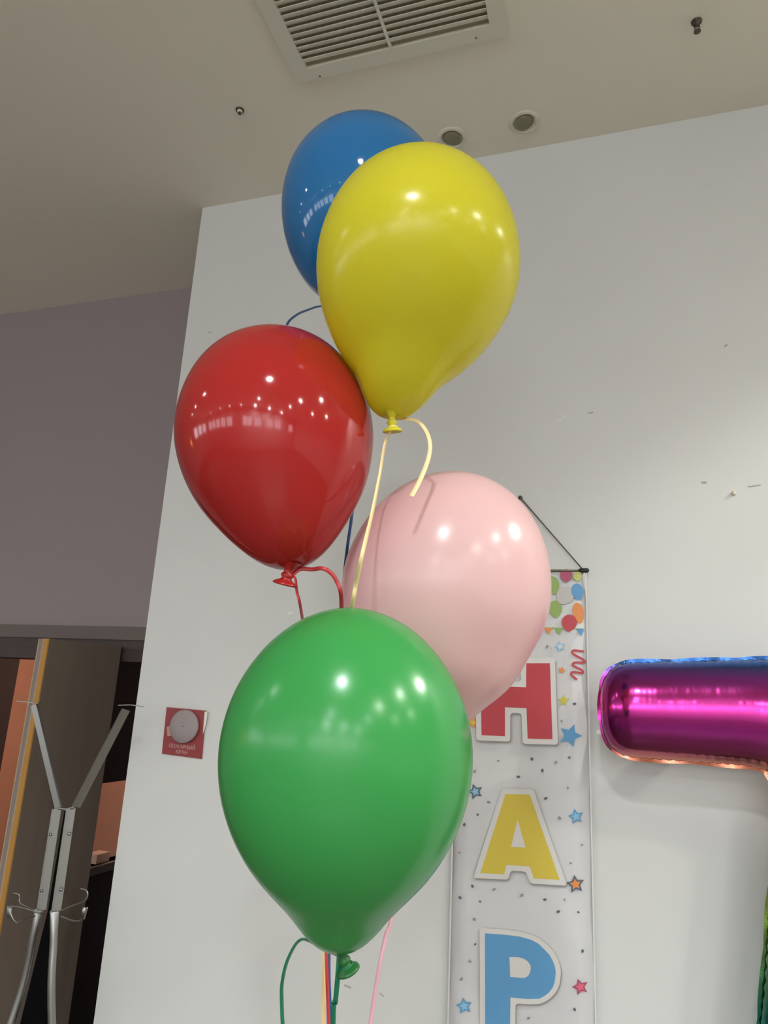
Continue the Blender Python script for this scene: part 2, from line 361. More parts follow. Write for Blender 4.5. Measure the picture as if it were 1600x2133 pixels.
# two small sprinkler heads
for (x, y, k, lab) in ((500, 229, 0, 'small round metal sprinkler head in the ceiling, left of the blue balloon'), (1451, 45, 1, 'small dark sprinkler head with short stem in the ceiling at the top right')):
    p = cz(x, y); s = empty('sprinkler_head', (p.x, p.y, CEIL), lab, 'sprinkler', 'ceiling sprinkler heads')
    MB().lathe((p.x, p.y, CEIL), (0, 0, -1), [(.014, 0), (.013, .003), (.007, .004), (.006, .014), (.0001, .014)], 24).build('collar', M_METALD, s, True)
    if not k:
        MB().lathe((p.x, p.y, CEIL-.004), (0, 0, -1), [(.0001, .008), (.006, .008), (.008, .004), (.008, 0)], 20).build('bulb_cap', M_VENT, s, True); continue
    q = MB()
    for a in (-1, 1): q.tube([(p.x+a*.005, p.y, CEIL-.012), (p.x+a*.006, p.y, CEIL-.022), (p.x, p.y, CEIL-.032)], .0014)
    q.build('yoke', M_METALD, s, True)
    MB().lathe((p.x, p.y, CEIL-.032), (0, 0, -1), [(.0001, 0), (.009, 0), (.009, .0012), (.0001, .0012)], 20).build('deflector', M_METALD if k else M_SCREW, s)

LNAMES = ['largest lit downlight in the hall ceiling, just behind the photographer']+['lit cool downlight left of the photographer, %s from the middle of the hall' % w_ for w_ in ('nearest', 'second', 'farthest')] + \
    ['warm lit downlight in the near right row, %s' % w_ for w_ in ('behind the photographer', 'level with the photographer', 'close to the white wall')] + \
    ['warm lit downlight in the far right row, %s' % w_ for w_ in ('behind the photographer', 'level with the photographer')] + \
    ['lit downlight above the rear windows, %s' % w_ for w_ in ('at the far left end', 'second from the left end', 'third from the left end', 'in the middle of the row', 'third from the right end', 'second from the right end', 'at the far right end')] + \
    ['lit downlight halfway to the rear wall, in the middle of the hall', 'lit downlight halfway to the rear wall, on the right side']
# lit downlights of the hall (they light the scene; some show in the balloons)
M_GLOW = {0: emit('lit_lamp_cool', (1, .98, .96, 1), 150), 1: emit('lit_lamp_warm', (1, .84, .62, 1), 70)}
for i, (x, y, wt, c, r) in enumerate(LAMPS):
    s = empty('lit_downlight', (x, y, CEIL), LNAMES[i], 'downlight', 'lit downlights of the hall')
    MB().lathe((x, y, CEIL), (0, 0, -1), [(r+.025, 0), (r+.022, .006), (r, .006), (r, .001)], 24).build('trim_ring', M_VENT, s, True)
    MB().lathe((x, y, CEIL-.003), (0, 0, -1), [(r, 0), (.0001, .0005)], 24).build('lamp_face', M_GLOW[1 if c == WARM else 0], s)

# ------------------------------------------------------------------ wall marks and fixings
def wp(x, y, off=0): p = at(x, y, 2.0-off); return p
def blob(x, y, r, h, name, m, lab, cat, sx=1.0, group=None):
    p = wp(x, y); o = MB().lathe((0, 0, 0), (0, -1, 0), [(r, 0), (r*.9, h*.6), (r*.5, h), (.0001, h*1.05)], 14).build(name, m, None, True)
    o.location = p; o.scale = (sx, 1, 1); return tag(o, lab, cat, group)
M_NAIL = mat('painted_nail', srgb(206, 200, 180), .25, .3, noise=(30, .1, (1, 1, 1)))
M_CLEAR = mat('clear_tape', srgb(226, 224, 216), .15, noise=(30, .05, (1, 1, 1)))
M_SCUFF = mat('wall_scuff', srgb(168, 164, 152), .8, noise=(60, .1, (1, 1, 1)))
blob(1528, 1028, .0065, .006, 'nail', M_NAIL, 'small nail head in the white wall above the foil balloon', 'nail')
def tapebit(x, y, wd, hg_, rot, lab, m=M_CLEAR, name='tape_scrap', cat='tape'):
    p = wp(x, y); c, s_ = math.cos(rot), math.sin(rot); v = []
    for a, b_ in ((-1, -1), (.2, -1.1), (1, -.8), (.9, .3), (1, 1), (-.3, .9), (-1.1, .8)):
        a *= wd/2; b_ *= hg_/2; v.append(p+Vector((a*c-b_*s_, -.0006, a*s_+b_*c)))
    o = MB().prism(v, Vector((0, .0005, 0))).build(name, m); tag(o, lab, cat); return o
tapebit(1165, 876, .015, .006, .3, 'tiny clear tape scrap on wall right of yellow balloon, left one of the pair')
tapebit(1176, 868, .007, .009, .5, 'tiny clear tape scrap on wall right of yellow balloon, right one of the pair')
tapebit(1047, 999, .006, .012, .2, 'tiny clear tape scrap on the wall just right of the pink balloon top')
tapebit(1072, 1029, .008, .008, .4, 'clear tape scrap beside the nail holding the banner cord')
tapebit(605, 1277, .018, .010, .2, 'clear tape scrap on the wall between the red and green balloons')
tapebit(1241, 1692, .006, .005, .3, 'tiny clear tape scrap on the wall at the right edge of the banner')
for (x, y, a, b_, r, lb) in ((1512, 720, .010, .005, .6, 'small grey scuff high on the white wall at the far right, above the nail'), (1467, 1005, .012, .005, -.1, 'small grey scuff on the wall just left of the lone nail head'), (1230, 860, .016, .004, .1, 'faint scuff on the wall right of the two tape scraps'),
        (437, 692, .013, .004, 0, 'faint scuff on the wall above left of the red balloon'), (1572, 1012, .03, .003, .1, 'thin long scratch on the wall right of the lone nail head'), (725, 2055, .02, .004, -.2, 'faint scuff on the wall just right of the green ribbon'), (795, 2072, .014, .003, -.4, 'faint scuff on the wall just right of the pink ribbon')):
    tapebit(x, y, a, b_, r, lb, M_SCUFF, 'scuff_mark', 'scuff')['group'] = 'faint scuffs on the white wall'

# ------------------------------------------------------------------ fire notice on the wall
SG = at(383, 1526, 2.0)
sign = empty('fire_sign', (SG.x, 2.0, SG.z-.07), 'red square fire safety plate with white writing on the wall left of green balloon', 'sign')
M_RED = mat('sign_red', srgb(140, 52, 52), .4, noise=(20, .05, (1, 1, 1))); M_SW = mat('sign_white', srgb(186, 140, 134), .5, noise=(20, .03, (1, 1, 1)))
c4 = [at(347, 1473, 1.992), at(428, 1480, 1.992), at(420, 1581, 1.996), at(337, 1570, 1.996)]
MB().prism(c4, Vector((0, .003, 0))).build('plate', M_RED, sign)
ex, ez = (c4[1]-c4[0]), (c4[3]-c4[0])
def sp(u, v, o=.0006): return c4[0]+ex*u+ez*v+Vector((0, -o, 0))
MB().prism([sp(.985, .02), sp(1.06, .03), sp(1.045, .30), sp(.99, .5)], Vector((0, .001, 0))).build('peeled_corner', M_CLEAR, sign)
MB().prism([sp(.06, .42), sp(.14, .40), sp(.20, .60), sp(.10, .62)], Vector((0, .0004, 0))).build('symbol', M_SW, sign)
def text3d(s, size, loc, ax, az, name, m, parent, bold=0.0, ext=.0002):
    cu = bpy.data.curves.new('writing', 'FONT'); cu.body = s; cu.size = size; cu.align_x = 'CENTER'; cu.align_y = 'CENTER'; cu.offset = bold; cu.extrude = ext
    to = bpy.data.objects.new('writing_source', cu); COL.objects.link(to)
    dg = bpy.context.evaluated_depsgraph_get(); me = bpy.data.meshes.new_from_object(to.evaluated_get(dg)); bpy.data.objects.remove(to)
    ax = ax.normalized(); az = az.normalized(); V = [loc+ax*v.co.x+az*v.co.y+Vector((0, -1, 0))*v.co.z for v in me.vertices]
    fs = [tuple(p.vertices) for p in me.polygons]
    return link(name, V, fs, m, parent)
text3d('ПОЖАРНЫЙ', .0150, sp(.50, .815), ex, -ez, 'writing', M_SW, sign, .0003)
text3d('КРАН', .0150, sp(.50, .925), ex, -ez, 'writing', M_SW, sign, .0003)
dc = at(383, 1513, 1.985); dr = (at(412, 1513, 1.985)-at(354, 1513, 1.985)).length/2
disc = empty('round_sounder', (dc.x, 1.99, dc.z-dr), 'round pale perforated disc fixed over the red fire plate', 'sounder')
MB().lathe((dc.x, 1.990, dc.z), (0, -1, 0), [(dr*1.0, 0), (dr*1.0, .007), (dr*.96, .009), (dr*.5, .010), (.0001, .0102)], 48).build('cover', mat('pale_grey_plastic', srgb(150, 138, 138), .5, noise=(300, .08, (1, 1, 1))), disc, True)
MB().lathe((dc.x, 1.9795, dc.z), (0, -1, 0), [(.0016, 0), (.0014, .0006), (.0001, .0007)], 10).build('centre_screw', M_DARK, disc)

# ------------------------------------------------------------------ banner
BY = 1.985
M_SHEET = mat('banner_cloth', srgb(210, 210, 210), .35, noise=(3, .02, (1, .2, 8)))
bl, br_ = at(941, 1777, BY).x, at(1234, 1800, BY).x; bt = at(1180, 1189, BY).z
ban = empty('birthday_banner', ((bl+br_)/2, BY, .35), 'long white hanging birthday banner with printed balloons, stars and big letters on white wall', 'banner')
m = MB(); N = 120; v = []; fcs = []
def wav(z, u): return .0016*math.sin(z*23+u*2)+.0012*math.sin(z*9.5+1+u*5)
for i in range(N+1):
    z = bt-(bt-.35)*i/N
    for j in range(9):
        u = j/8; v.append((bl+(br_-bl)*u, BY+wav(z, u)+.003, z))
for i in range(N):
    for j in range(8): fcs.append((i*9+j, i*9+j+1, (i+1)*9+j+1, (i+1)*9+j))
sheet = link('sheet', v, fcs, M_SHEET, ban, True)
md = sheet.modifiers.new('thickness', 'SOLIDIFY'); md.thickness = .0006; md.offset = 0
# hems
MB().box((bl-.001, BY-.0004, .35), (bl+.003, BY+.003, bt)).box((br_-.002, BY-.0004, .35), (br_+.002, BY+.003, bt)).build('hem', mat('hem_white', srgb(214, 213, 210), .4, noise=(5, .02, (1, 1, 1))), ban)
M_BLK = mat('black_plastic', srgb(26, 26, 26), .45, noise=(20, .1, (1, 1, 1)))
rc = at(1213, 1188, BY-.004); lx = 2*at(1085, 1100, BY).x-rc.x-.004
MB().tube([(lx, BY-.002, rc.z), (rc.x, BY-.002, rc.z)], .0035).build('rod', M_METALD, ban, True)
for xx, sg in ((rc.x-.008, 1), (lx+.008, -1)):
    MB().tube([(xx, BY-.003, rc.z), (xx+sg*.003, BY-.003, rc.z), (xx+sg*.022, BY-.003, rc.z), (xx+sg*.026, BY-.003, rc.z)], lambda i: (.004, .0062, .0062, .003)[i]).build('end_cap', M_BLK, ban, True)
apex = at(1085, 1038, 1.992)
MB().tube([(rc.x, BY-.004, rc.z+.004), apex], .0019).tube([apex, (lx, BY-.004, rc.z+.004)], .0019).build('hanging_cord', mat('grey_cord', srgb(92, 88, 84), .7, noise=(80, .2, (1, 1, 1))), ban, True)
blob(1084, 1037, .0065, .010, 'nail', M_METALD, 'dark nail in the white wall holding up the banner cord', 'nail')

PZ = BY-.0024
def pr2(pts, off=0): return [at(x, y, PZ-off) for x, y in pts]
def offset(pts, dd):                         # mitred outline offset in picture-plane units of the print
    n = len(pts); A = sum(pts[i][0]*pts[(i+1) % n][1]-pts[(i+1) % n][0]*pts[i][1] for i in range(n)); s = 1 if A > 0 else -1; out = []
    for i in range(n):
        p0, p1, p2 = Vector(pts[i-1]), Vector(pts[i]), Vector(pts[(i+1) % n])
        a = (p1-p0).normalized(); b_ = (p2-p1).normalized(); na = Vector((a.y, -a.x))*s; nb = Vector((b_.y, -b_.x))*s
        mm = (na+nb); mm = mm/max(mm.length_squared, .5)*2
        out.append(tuple(p1+mm*dd))
    return out
def flat(name, pts, m, off, parent, holes=(), th_=.0003):
    loops = [[Vector((p.x, p.z, 0)) for p in pr2(pts, off)]]+[[Vector((p.x, p.z, 0)) for p in pr2(h_, off)] for h_ in holes]
    tri = geometry.tessellate_polygon(loops); al = [v for l in loops for v in l]
    V = [Vector((p.x, PZ-off, p.y)) for p in al]
    F_ = [tuple(t) for t in tri]; k = len(V)
    V += [v+Vector((0, th_, 0)) for v in V[:k]]; F_ += [tuple(i+k for i in reversed(t)) for t in tri]
    return link(name, V, F_, m, parent)
M_PR = mat('print_red', srgb(188, 62, 72), .4, noise=(6, .03, (1, 1, 1))); M_PY = mat('print_yellow', srgb(212, 190, 66), .4, noise=(6, .03, (1, 1, 1)))
M_PB = mat('print_blue', srgb(92, 154, 200), .4, noise=(6, .03, (1, 1, 1))); M_PW = mat('print_white', srgb(216, 214, 210), .4, noise=(6, .02, (1, 1, 1)))
M_PG = mat('print_grey', srgb(146, 144, 138), .5, noise=(6, .02, (1, 1, 1))); M_GRN = mat('print_green', srgb(142, 170, 92), .4, noise=(6, .04, (1, 1, 1)))
M_LIME = mat('print_lime', srgb(196, 200, 110), .4, noise=(6, .04, (1, 1, 1))); M_OR = mat('print_orange', srgb(226, 142, 72), .4, noise=(6, .04, (1, 1, 1)))
M_MAG = mat('print_plum', srgb(170, 72, 104), .4, noise=(6, .04, (1, 1, 1))); M_SIL = mat('print_silver', srgb(190, 188, 184), .4, noise=(6, .03, (1, 1, 1)))
M_NAVY = mat('print_slate', srgb(84, 94, 110), .5, noise=(6, .03, (1, 1, 1))); M_SKYB = mat('print_sky', srgb(140, 192, 220), .4, noise=(6, .03, (1, 1, 1)))
M_PINK = mat('print_pink', srgb(222, 104, 126), .4, noise=(6, .03, (1, 1, 1)))
Hh = [(1000, 1375), (1049, 1378), (1050, 1430), (1096, 1431.5), (1096.4, 1381.4), (1145.6, 1381.4), (1151, 1540), (1099.4, 1538.6), (1097, 1475), (1052, 1473.5), (1052, 1533.5), (1003.4, 1531.4)]
Aa = [(1053, 1654), (1103.5, 1655), (1165.8, 1832.8), (1112.6, 1830), (1103.5, 1805), (1054.8, 1801.7), (1050.4, 1821), (1000.6, 1818.5)]
Ah = [(1078.4, 1707), (1095, 1765.4), (1064.6, 1764)]
Pp = [(1010.2, 1944.3), (1045, 1946.5), (1081.5, 1950.8), (1107.4, 1958), (1122, 1966), (1133, 1976.7), (1144, 1988), (1151.5, 2001), (1156, 2013), (1158, 2026), (1155.4, 2046.7), (1151, 2058), (1143.7, 2067.4), (1134, 2075), (1123, 2080.4), (1100, 2081), (1063.3, 2077.8), (1062, 2180), (1011, 2176)]
Ph = [(1061.3, 1993.5), (1078, 1993.5), (1090, 1996.5), (1099, 2002), (1105, 2010), (1106, 2018), (1104, 2027), (1099.6, 2033.7), (1092, 2037.4), (1062.8, 2035)]
def rounded(pts, r):
    out = []; n = len(pts)
    for i in range(n):
        p0, p1, p2 = Vector(pts[i-1]), Vector(pts[i]), Vector(pts[(i+1) % n]); a = p0-p1; c = p2-p1; ra = min(r, a.length*.45); rc_ = min(r, c.length*.45)
        s0, s1 = p1+a.normalized()*ra, p1+c.normalized()*rc_
        for k in range(5):
            t = k/4; out.append(tuple(s0*(1-t)**2+p1*2*t*(1-t)+s1*t*t))
    return out
def letter(name, pts, hole, m, lab):
    g = flat(name, pts, m, .0012, ban, [hole] if hole else []); g['label'] = lab
    o1 = flat('white_outline', rounded(offset(pts, 11), 7), M_PW, .0008, g)
    sh = [(x+1.6, y+3.4) for x, y in rounded(offset(pts, 11), 7)]
    flat('outline_shadow', sh, M_PG, .0004, g)
    return g
letter('letter_h', Hh, None, M_PR, 'red printed letter H'); letter('letter_a', Aa, Ah, M_PY, 'yellow printed letter A')
letter('letter_p', Pp, Ph, M_PB, 'blue printed letter P')
# next letters of the word, below the picture's edge, stay on the sheet out of view
def star(x, y, r, rot, inner=.48): return [(x+(r if i % 2 == 0 else r*inner)*math.sin(rot+i*math.pi/5), y-(r if i % 2 == 0 else r*inner)*math.cos(rot+i*math.pi/5)) for i in range(10)]
for (x, y, r, rot, mo, mi) in [(1188, 1532, 25, .35, M_PB, M_PB), (1200, 1701, 17, -.2, M_PB, M_SKYB), (1199, 1842, 20, -.15, M_NAVY, M_OR), (1209, 2056, 18, -.3, M_MAG, M_PINK), (967, 2096, 18, -.15, M_PB, M_SKYB),
                               (990, 1649, 17, -.3, M_NAVY, M_SKYB), (1167, 1347, 12, -.3, M_SKYB, M_SHEET), (1174, 1459, 13, 0, M_LIME, M_PY), (1170, 1396, 8, .3, M_OR, M_OR), (985, 1505, 13, .4, M_OR, M_PY)]:
    s = flat('printed_star', star(x, y, r, rot), mo, .0005, ban)
    flat('star_centre', star(x, y, r*.62, rot), mi, .0009, s)
dots = [(1038, 1585), (1108, 1581), (1158, 1588), (1186, 1578), (989, 1607), (1080, 1618), (1183, 1641), (1137, 1663), (1166, 1704), (995, 1697), (1018, 1671), (967, 1718), (957, 1776), (984, 1846), (1029, 1853), (1000, 1878), (1087, 1865), (1135, 1874), (1176, 1874), (1163, 1899),
        (988, 1915), (990, 1967), (979, 2003), (1214, 1981), (1189, 1798), (1197, 2103), (1101, 2121), (1084, 2014), (1140, 1347), (1197, 1466), (1170, 1502), (1060, 1318), (1010, 1345), (970, 1570), (960, 1640), (1130, 1605), (1213, 1760), (958, 1870), (961, 2040), (1205, 1900)]
for i, (x, y) in enumerate(dots):
    r = 3.2 if i % 3 else 2.4; a = i*1.3
    o = flat('printed_dot', [(x+r*(1.35 if k % 4 == 0 else .9)*math.cos(a+k*math.pi/4), y+r*(1.35 if k % 4 == 0 else .9)*math.sin(a+k*math.pi/4)) for k in range(8)], M_NAVY if i % 2 else M_PG, .0005, ban)
def bal2(x, y, rx, ry, rot):
    out = []
    for k in range(28):
        q = 2*math.pi*k/28; px, py = rx*math.sin(q), -ry*math.cos(q)
        if py > 0: px *= (1-.38*(py/ry)**2); py *= 1.12
        out.append((x+px*math.cos(rot)-py*math.sin(rot), y+px*math.sin(rot)+py*math.cos(rot)))
    return out
for i, (x, y, rx, ry, rot, m_) in enumerate([(1179.5, 1198, 13, 13, 0, M_MAG), (1203, 1200, 9, 9, 0, M_LIME), (1152, 1218, 13, 18, -.2, M_GRN), (1177, 1240, 18, 19, .6, M_SIL), (1203, 1232, 13, 17, -.25, M_PB), (1157, 1268, 14, 17, -.1, M_GRN), (1205, 1276, 12, 21, -.2, M_OR), (1186, 1297, 16, 17, .15, M_PR),
        (1120, 1210, 15, 17, .2, M_PB), (1090, 1240, 16, 18, -.2, M_PR), (1125, 1260, 14, 17, 0, M_LIME), (1050, 1212, 15, 17, .1, M_OR), (1020, 1240, 15, 18, -.3, M_GRN), (1060, 1275, 15, 18, .2, M_PB), (985, 1215, 15, 17, 0, M_MAG), (990, 1275, 14, 18, .1, M_LIME)]):
    flat('printed_balloon', bal2(x, y, rx, ry, rot), m_, .0005+.00004*(i % 3+1) if i < 7 else .0008, ban)
flat('printed_string', [(965, 1302), (1215, 1309), (1215, 1311), (965, 1304)], M_GRN, .0003, ban)
for (x, y, m_) in [(1141, 1307, M_OR), (1163, 1308, M_GRN), (1209, 1310, M_PB), (1115, 1307, M_PR), (1088, 1306, M_PB), (1058, 1305, M_LIME), (1028, 1304, M_OR), (998, 1303, M_GRN)]:
    flat('printed_pennant', [(x-9, y), (x+9, y+.5), (x+2, y+15)], m_, .00055, ban)
# red printed streamer
zz = [(1219, 1357), (1197, 1355), (1196, 1362), (1217, 1374), (1219, 1380), (1200, 1380), (1196, 1386), (1214, 1396), (1215, 1402), (1196, 1400), (1192, 1405), (1204, 1416)]
zz = [(x-2, y) for x, y in zz]
cv = smooth_path([Vector((x, y, 0)) for x, y in zz], 6); L_, R_ = [], []
for i, p_ in enumerate(cv):
    t_v = (cv[min(i+1, len(cv)-1)]-cv[max(i-1, 0)]).normalized(); nn = Vector((-t_v.y, t_v.x, 0))*2.3
    L_.append(p_+nn); R_.append(p_-nn)
V = [at(p_.x, p_.y, PZ-.0007) for p_ in L_+R_]; k = len(L_)
link('printed_streamer', V, [(i, i+1, k+i+1, k+i) for i in range(k-1)], M_PR, ban)

# ------------------------------------------------------------------ foil number seven
def foil_mat():
    m = bpy.data.materials.new('rainbow_foil'); m.use_nodes = True; n = m.node_tree.nodes; l = m.node_tree.links; b = n['Principled BSDF']
    tc = n.new('ShaderNodeTexCoord'); sx = n.new('ShaderNodeSeparateXYZ'); mr = n.new('ShaderNodeMapRange')
    mr.inputs[1].default_value = .95; mr.inputs[2].default_value = 1.98
    r = n.new('ShaderNodeValToRGB'); l.new(tc.outputs['Object'], sx.inputs[0]); l.new(sx.outputs['Z'], mr.inputs[0]); l.new(mr.outputs[0], r.inputs[0])
    st = [(0, (.0, .10, .14)), (.26, (.01, .14, .10)), (.46, (.16, .24, .04)), (.62, (.45, .26, .06)), (.735, (.62, .22, .14)), (.76, (.34, .06, .17)), (.805, (.30, .025, .20)), (.845, (.50, .04, .26)), (.885, (.40, .035, .20)), (.915, (.30, .06, .36)), (.945, (.05, .13, .38)), (1, (.02, .10, .34))]  # dark purple stops low on the arm: a dark reflection put into the colour
    r.color_ramp.elements[0].position = st[0][0]; r.color_ramp.elements[0].color = (*st[0][1], 1)
    r.color_ramp.elements[1].position = 1; r.color_ramp.elements[1].color = (*st[-1][1], 1)
    for p_, c_ in st[1:-1]:
        e_ = r.color_ramp.elements.new(p_); e_.color = (*c_, 1)
    l.new(r.outputs[0], b.inputs['Base Color']); b.inputs['Metallic'].default_value = 1; b.inputs['Roughness'].default_value = .16
    mp = n.new('ShaderNodeMapping'); mp.inputs['Scale'].default_value = (30, 30, 6); t = n.new('ShaderNodeTexNoise'); t.inputs['Scale'].default_value = 1
    bp = n.new('ShaderNodeBump'); bp.inputs['Strength'].default_value = .25; bp.inputs['Distance'].default_value = .004
    l.new(tc.outputs['Object'], mp.inputs[0]); l.new(mp.outputs[0], t.inputs['Vector']); l.new(t.outputs[0], bp.inputs['Height']); l.new(bp.outputs[0], b.inputs['Normal'])
    return m
M_FOIL = foil_mat()
FY = 1.86
seven = empty('foil_number_balloon', (.30, FY, .95), 'large shiny foil balloon shaped like a 7, blue to magenta, on the white wall', 'balloon')
xl = at(1251, 1475, FY).x; xr = .575; zb = at(1400, 1584, FY).z
def ztop(x): return at(1300, 1380, FY).z+(x-at(1300, 1380, FY).x)*.055
V = []; Fc = []; NR, NS = 40, 110
def fill(t, n_): return max(0, 1-(1-min(t, 1))**n_)**(1/n_)
for i in range(NS+1):
    x = xl+(xr-xl)*(1-math.cos(math.pi*i/NS))/2 if False else xl+(xr-xl)*(i/NS)**1.0
    if i < 12: x = xl+(xr-xl)*12/NS*(i/12)**2
    tl = (x-xl)/.088; tr = (xr-x)/.08; g = fill(tl, 2.8)*fill(tr, 2.2); g = max(g, .004)
    zt_, zb_ = ztop(x), zb-(max(0, x-.24)**2)*2.2; zc = (zt_+zb_)/2+.004*(1-g); hh = (zt_-zb_)/2*(.0+1.0*g); dd_ = .078*g**1.1
    for j in range(NR):
        q = 2*math.pi*j/NR; c_, s_ = math.cos(q), math.sin(q)
        pk = .0016*math.sin(x*310+j)*abs(c_)**6*(1 if abs(c_) > .5 else 0)
        lump = 1+.02*math.sin(x*21+1)*(s_ < 0)
        V.append((x, FY+dd_*lump*math.copysign(abs(s_)**.95, s_), zc+(hh+pk)*math.copysign(abs(c_)**1.05, c_)))
for i in range(NS):
    for j in range(NR): Fc.append((i*NR+j, i*NR+(j+1) % NR, (i+1)*NR+(j+1) % NR, (i+1)*NR+j))
Fc.append(tuple(range(NR))); Fc.append(tuple(NS*NR+j for j in range(NR-1, -1, -1)))
# slanting stem of the seven
n0_ = len(V)
for i in range(71):
    t = i/70; z = 1.88-.90*t; g = fill((z-.98)/.08, 2.3)*fill(t/.10+.25, 2.2); g = max(g, .01)
    xc = .329+.12-(1.706-z)*.157; hw = .119*g; dd_ = .074*g
    for j in range(NR):
        q = 2*math.pi*j/NR; c_, s_ = math.cos(q), math.sin(q); pk = .002*math.sin(z*260+j)*abs(c_)**6
        V.append((xc+(hw+pk)*c_, FY+dd_*s_, z))
for i in range(70):
    for j in range(NR): Fc.append((n0_+i*NR+j, n0_+i*NR+(j+1) % NR, n0_+(i+1)*NR+(j+1) % NR, n0_+(i+1)*NR+j))
Fc.append(tuple(n0_+j for j in range(NR))); Fc.append(tuple(n0_+70*NR+j for j in range(NR-1, -1, -1)))
link('foil_body', V, Fc, M_FOIL, seven, True)
# crimped seam: left end, top and bottom of the arm, then the stem's inner side
inner = []; out_ = []; pts_ = []
for i in range(60): x = .28-(.28-xl)*(i/59)**.6 if False else .285+(xl-.285)*(i/59); pts_.append(x)
def arm_zs(x):
    g = max(fill((x-xl)/.088, 2.8), .004); zt_, zb_ = ztop(x), zb-(max(0, x-.24)**2)*2.2; zc = (zt_+zb_)/2+.004*(1-g); return zc, (zt_-zb_)/2*g
edge = []
for k_ in range(90):
    x = xl+(.45-xl)*((1-k_/89)**2 if False else (1-k_/89)**1.8); zc, hh = arm_zs(x); edge.append(Vector((x, 0, zc+hh)))
for k_ in range(1, 90):
    x = xl+(.30-xl)*((k_/89)**1.8); zc, hh = arm_zs(x); edge.append(Vector((x, 0, zc-hh)))
for k_ in range(60):
    z = 1.66-.62*k_/59; edge.append(Vector((.329+.001-(1.706-z)*.157, 0, z)))
res = [edge[0]]
for p_ in edge[1:]:
    while (p_-res[-1]).length > .006: res.append(res[-1]+(p_-res[-1]).normalized()*.004)
    if (p_-res[-1]).length > .003: res.append(p_)
Vs = []; Fs = []
for i, p_ in enumerate(res):
    t_v = (res[min(i+2, len(res)-1)]-res[max(i-2, 0)]).normalized(); nn = Vector((-t_v.z, 0, t_v.x)); nn = -nn if nn.dot(Vector((.25, 0, 1.83))-p_) > 0 and i < 200 else nn
    c_ = Vector((.25, 0, 1.83)) if p_.z > 1.68 else Vector((.6, 0, p_.z))
    if nn.dot(p_-c_) < 0: nn = -nn
    wd = .0078*(.60+.40*abs(math.sin(i*.13+.9*math.sin(i*.05))))
    a = p_-nn*.006; b_ = p_+nn*wd; rp = .0012*math.sin(i*.26)
    Vs += [(a.x, FY-.0015, a.z), (b_.x, FY+rp-.001, b_.z), (b_.x, FY+rp+.0004, b_.z), (a.x, FY+.0005, a.z)]
for i in range(len(res)-1):
    for j in range(4): Fs.append((i*4+j, i*4+(j+1) % 4, (i+1)*4+(j+1) % 4, (i+1)*4+j))
link('crimped_seam', Vs, Fs, M_FOIL, seven, False)
tb = at(1250, 1524, FY)
o = MB().prism([tb+Vector(v_) for v_ in ((-.008, 0, -.004), (.004, -.001, -.008), (.010, 0, .002), (.002, -.001, .008), (-.007, 0, .003))], Vector((.002, .004, 0))).build('tape_tab', M_CLEAR, seven)
MB().box((.2, FY+.06, 1.82), (.24, 1.999, 1.86)).build('mounting_pad', M_CLEAR, seven)

# ------------------------------------------------------------------ latex balloons
def natural(xs, ys):
    n = len(xs); h = [xs[i+1]-xs[i] for i in range(n-1)]
    a = [0.0]*n; b = [0.0]*n; c = [0.0]*n; d_ = [0.0]*n
    b[0] = 2*h[0]; c[0] = h[0]; d_[0] = 6*((ys[1]-ys[0])/h[0]); a[-1] = h[-1]; b[-1] = 2*h[-1]; d_[-1] = -6*((ys[-1]-ys[-2])/h[-1])
    for i in range(1, n-1):
        a[i] = h[i-1]; b[i] = 2*(h[i-1]+h[i]); c[i] = h[i]; d_[i] = 6*((ys[i+1]-ys[i])/h[i]-(ys[i]-ys[i-1])/h[i-1])
    for i in range(1, n):
        w_ = a[i]/b[i-1]; b[i] -= w_*c[i-1]; d_[i] -= w_*d_[i-1]
    Mx = [0.0]*n; Mx[-1] = d_[-1]/b[-1]
    for i in range(n-2, -1, -1): Mx[i] = (d_[i]-c[i]*Mx[i+1])/b[i]
    def f(x):
        i = 0
        while i < n-2 and x > xs[i+1]: i += 1
        t = x-xs[i]; s = xs[i+1]-x; hh = h[i]
        return Mx[i]*s**3/6/hh+Mx[i+1]*t**3/6/hh+(ys[i]/hh-Mx[i]*hh/6)*s+(ys[i+1]/hh-Mx[i+1]*hh/6)*t
    return f
TH = [math.radians(v) for v in (0, 35, 65, 90, 112, 130, 145, 158, 170, 180)]
def latex(name, col, rough, trans=.22, spec=.5, flake=0.0):
    m = bpy.data.materials.new(name); m.use_nodes = True; n = m.node_tree.nodes; l = m.node_tree.links; b = n['Principled BSDF']
    tc = n.new('ShaderNodeTexCoord'); t = n.new('ShaderNodeTexNoise'); t.inputs['Scale'].default_value = 3; r = n.new('ShaderNodeMapRange'); r.inputs[3].default_value = .95; r.inputs[4].default_value = 1.05
    mx = n.new('ShaderNodeMix'); mx.data_type = 'RGBA'; mx.blend_type = 'MULTIPLY'; mx.inputs[0].default_value = 1; mx.inputs[6].default_value = col
    l.new(tc.outputs['Object'], t.inputs['Vector']); l.new(t.outputs[0], r.inputs[0]); l.new(r.outputs[0], mx.inputs[7]); l.new(mx.outputs[2], b.inputs['Base Color'])
    b.inputs['Roughness'].default_value = rough; b.inputs['Specular IOR Level'].default_value = spec
    tr = n.new('ShaderNodeBsdfTranslucent'); l.new(mx.outputs[2], tr.inputs[0]); ms = n.new('ShaderNodeMixShader'); ms.inputs[0].default_value = trans
    o = n['Material Output']; l.new(b.outputs[0], ms.inputs[1]); l.new(tr.outputs[0], ms.inputs[2]); l.new(ms.outputs[0], o.inputs['Surface'])
    return m
